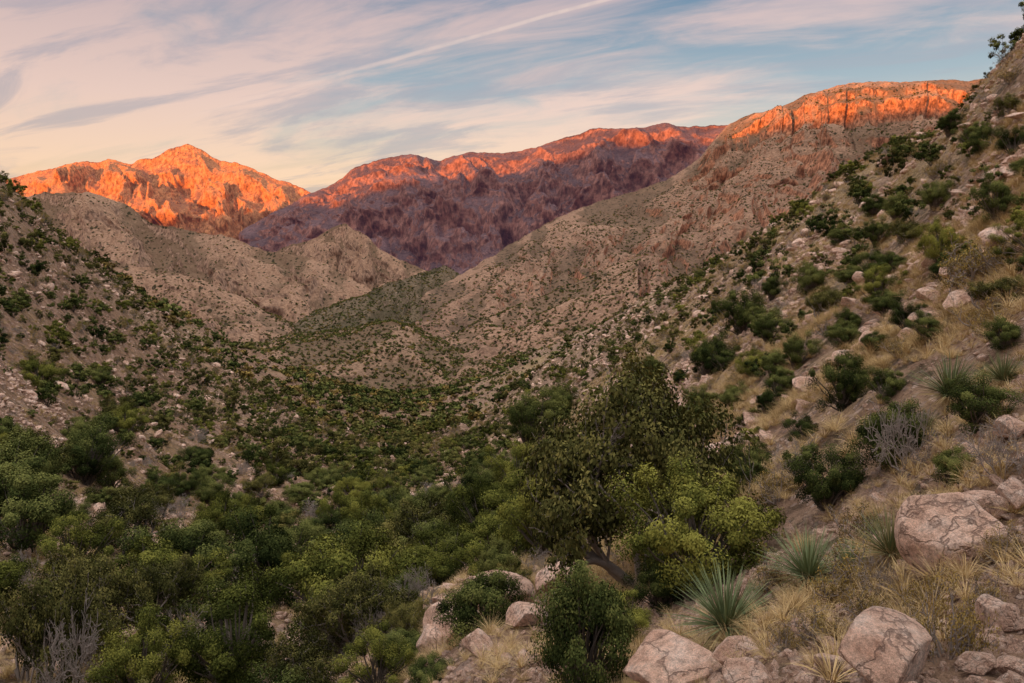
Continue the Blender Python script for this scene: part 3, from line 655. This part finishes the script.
print('scrub',n1,'far',nn,cnt,'hi',nhi)
# rocks
rx,ry=[],[]
for d0,d1,N in ((3,20,7000),(20,80,50000),(80,320,46000)):
    x,y=wedge(N,d0,d1,R); k=R.random(N)<np.clip(.28+1.1*fbm(x/9,y/9,3,70),0,1); rx.append(x[k]); ry.append(y[k])
rx=np.concatenate(rx); ry=np.concatenate(ry); rs=R.lognormal(-1.9,.6,len(rx))*np.where(ry<20,.33,np.where(ry<80,1.0,2.2)); rs=np.clip(rs,.02,np.where(ry<20,.22,np.where(ry<80,.6,1.3)))
rz=gz(rx,ry); k=visible(rx,ry,rz,rs,-.003); rx,ry,rz,rs=rx[k],ry[k],rz[k],rs[k]
od=np.argsort(-(rs/ry)); big=np.zeros(len(rx),bool); big[od[:270]]=True
for i in od[:270]:
    add('boulder',random.choice(ROCKM),'pale pinkish granite rock resting on dry slope','rock','granite boulders on the slope',loc=(rx[i],ry[i],rz[i]+rs[i]*.15),rot=(random.uniform(-.4,.4),random.uniform(-.4,.4),random.uniform(0,6.28)),scale=(rs[i]*random.uniform(.8,1.3),rs[i],rs[i]*random.uniform(.6,1.0)))
k=~big; nr=k.sum(); sr=rs[k]
scatter('loose_rocks','pale loose rocks strewn over dry soil',np.stack([rx[k],ry[k],rz[k]+sr*.15],1),rots(nr,R,.4),np.stack([sr*R.uniform(.8,1.4,nr),sr,sr*R.uniform(.6,1.1,nr)],1),R.integers(0,3,nr),ROCKL,'rocks')
x,y=wedge(24000,2.2,12,R); k=(x/y>-.2); x,y=x[k],y[k]; z=gz(x,y); sg=R.lognormal(-3.8,.6,len(x))
scatter('gravel','small pebbles on bare soil',np.stack([x,y,z],1),rots(len(x),R,.6),np.stack([sg*1.3,sg,sg],1),R.integers(0,3,len(x)),ROCKL,'gravel')
# dry grass
gx,gy=[],[]
for d0,d1,N in ((3,14,2300),(14,40,26000),(40,150,76000)):
    x,y=wedge(N,d0,d1,R); w=x/y
    pr=np.clip(.55+1.3*fbm(x/5,y/5,3,90),0,1)*np.where(w>.05,1,.3)
    k=R.random(N)<pr; gx.append(x[k]); gy.append(y[k])
gx=np.concatenate(gx); gy=np.concatenate(gy)
for ux,uy,s,nn_ in ((640,665,.5,40),(600,655,.6,40),(500,650,1.0,60),(850,590,.35,20),(960,500,.5,30),(780,620,.4,15),(700,640,.4,20),(930,600,.5,30)):
    a,_=hit(ux,uy); gx=np.concatenate([gx,R.normal(a[0],s,nn_)]); gy=np.concatenate([gy,np.abs(R.normal(a[1],s,nn_))+.01])
gzv=gz(gx,gy); k=visible(gx,gy,gzv,.5,-.003)&(gy>4.2); gx,gy,gzv=gx[k],gy[k],gzv[k]; ng_=len(gx)
sg=R.uniform(.22,.52,ng_)*np.where(gy<14,.75,1.15)
scatter('dry_grass','dry straw coloured grass tufts',np.stack([gx,gy,gzv],1),rots(ng_,R,.12),np.stack([sg,sg,sg*R.uniform(.7,1.1,ng_)],1),np.where(gy<30,R.integers(0,2,ng_),2),GRS,'grass')
print('rocks',nr,'grass',ng_)

# ---------------------------------------------------------------- contrail
m,g=mat('contrail_vapour')
lw=g.n('ShaderNodeLayerWeight',{0:.5}).outputs['Facing']; f=g.math('POWER',g.math('SUBTRACT',1.0,lw),1.8)
uv=g.attr('along')
co=g.n('ShaderNodeTexCoord').outputs['Object']; nz=g.noise(co,.0016,5,.6)
al=g.math('MULTIPLY',g.math('MULTIPLY',f,g.ramp(uv,[(0,.72),(.45,.46),(.7,.28),(1,0.)])),g.smooth(nz,.15,.55))
em=g.n('ShaderNodeEmission',{'Color':(.86,.68,.60,1),'Strength':1.0}); tr=g.n('ShaderNodeBsdfTransparent')  # emission stands in for sunlight on the vapour
g.n('ShaderNodeOutputMaterial',{0:g.n('ShaderNodeMixShader',{0:al,1:tr.outputs[0],2:em.outputs[0]}).outputs[0]})
w0,t0=ray(605,0); w1,t1=ray(120,136); H=6000
a=np.array([w0*H/t0,H/t0,H]); b=np.array([w1*H/t1,H/t1,H]); a=a-(b-a)*.25
tt=np.linspace(0,1,80); pth=a+(b-a)*tt[:,None]; pth[:,0]+=60*fbm(tt*6,tt*0,3,5); pth[:,2]+=30*fbm(tt*9,tt*0,3,6)
v,q=tubes([(pth,np.interp(tt,[0,1],[30,140]))],16)
me=mk_mesh('contrail',v,q,m,True,{'along':np.repeat(tt,16)})
add('contrail',me,'thin white vapour trail crossing the dawn sky','contrail')

# ---------------------------------------------------------------- sky
W=bpy.data.worlds.new('World'); scene.world=W; W.use_nodes=True; g=G(W.node_tree)
d=g.n('ShaderNodeTexCoord').outputs['Generated']; sp=g.n('ShaderNodeSeparateXYZ',{0:d}); x,y,z=sp.outputs
base=g.ramp(z,[(0,(.14,.10,.08)),(.005,(.80,.50,.33)),(.09,(.79,.52,.36)),(.15,(.54,.46,.42)),(.20,(.28,.34,.41)),(.30,(.095,.175,.29)),(.45,(.38,.42,.50)),(.7,(1.1,1.03,1.01)),(1,(2.6,2.38,2.24))])
cloudc=g.ramp(z,[(0,(.88,.56,.36)),(.10,(.87,.57,.41)),(.18,(.76,.51,.44)),(.30,(.54,.38,.38)),(.45,(.50,.45,.50)),(.7,(1.1,1.03,1.01)),(1,(2.6,2.38,2.24))])
zz=g.math('ADD',g.math('MAXIMUM',z,0.0),.16)
pxn=g.math('DIVIDE',x,zz); pyn=g.math('DIVIDE',y,zz)
aa=g.math('ADD',g.math('MULTIPLY',pxn,.90),g.math('MULTIPLY',pyn,-.42)); bb=g.math('ADD',g.math('MULTIPLY',pxn,.42),g.math('MULTIPLY',pyn,.90))
v1=g.n('ShaderNodeCombineXYZ',{0:g.math('MULTIPLY',aa,.65),1:g.math('MULTIPLY',bb,1.9),2:2.2}).outputs[0]
n1=g.noise(v1,1.0,6,.5,.9)
v2=g.n('ShaderNodeCombineXYZ',{0:g.math('MULTIPLY',aa,2.1),1:g.math('MULTIPLY',bb,5.0),2:3.0}).outputs[0]
n2=g.noise(v2,1.0,8,.62,.8)
cov=g.math('ADD',g.math('ADD',g.math('MULTIPLY',n1,.85),g.math('MULTIPLY',n2,.36)),g.math('MULTIPLY',x,-.20))
mask=g.smooth(cov,.48,.70)
sky=g.mix(mask,base,cloudc)
dark=g.smooth(g.noise(g.n('ShaderNodeVectorMath',{0:v1,1:(5,9,2)},operation='ADD').outputs[0],1.7,7,.6,.6),.47,.63)
sky=g.mix(g.math('MULTIPLY',g.math('MULTIPLY',dark,.6),g.smooth(z,.5,.2)),sky,(.31,.28,.35))
ni=g.n('ShaderNodeTexSky',sky_type='NISHITA',sun_disc=False,sun_elevation=SE,sun_rotation=math.pi+SA)
b1=g.n('ShaderNodeBackground',{'Color':ni.outputs[0],'Strength':.06}); b2=g.n('ShaderNodeBackground',{'Color':sky,'Strength':.95})
g.n('ShaderNodeOutputWorld',{0:g.n('ShaderNodeAddShader',{0:b1.outputs[0],1:b2.outputs[0]}).outputs[0]})

sl=bpy.data.lights.new('sun','SUN'); sl.energy=8.5; sl.color=(1,.32,.055); sl.angle=math.radians(.5)
so=bpy.data.objects.new('sun',sl); COL.objects.link(so); so.rotation_euler=S.to_track_quat('Z','Y').to_euler()
cam=bpy.data.cameras.new('camera'); cam.lens=F/1024*36; cam.sensor_width=36; cam.clip_start=.1; cam.clip_end=150000
co=bpy.data.objects.new('camera',cam); COL.objects.link(co); co.rotation_euler=(math.pi/2-TH,0,0); scene.camera=co
scene.view_settings.view_transform='Standard'; scene.view_settings.look='None'; scene.view_settings.exposure=0
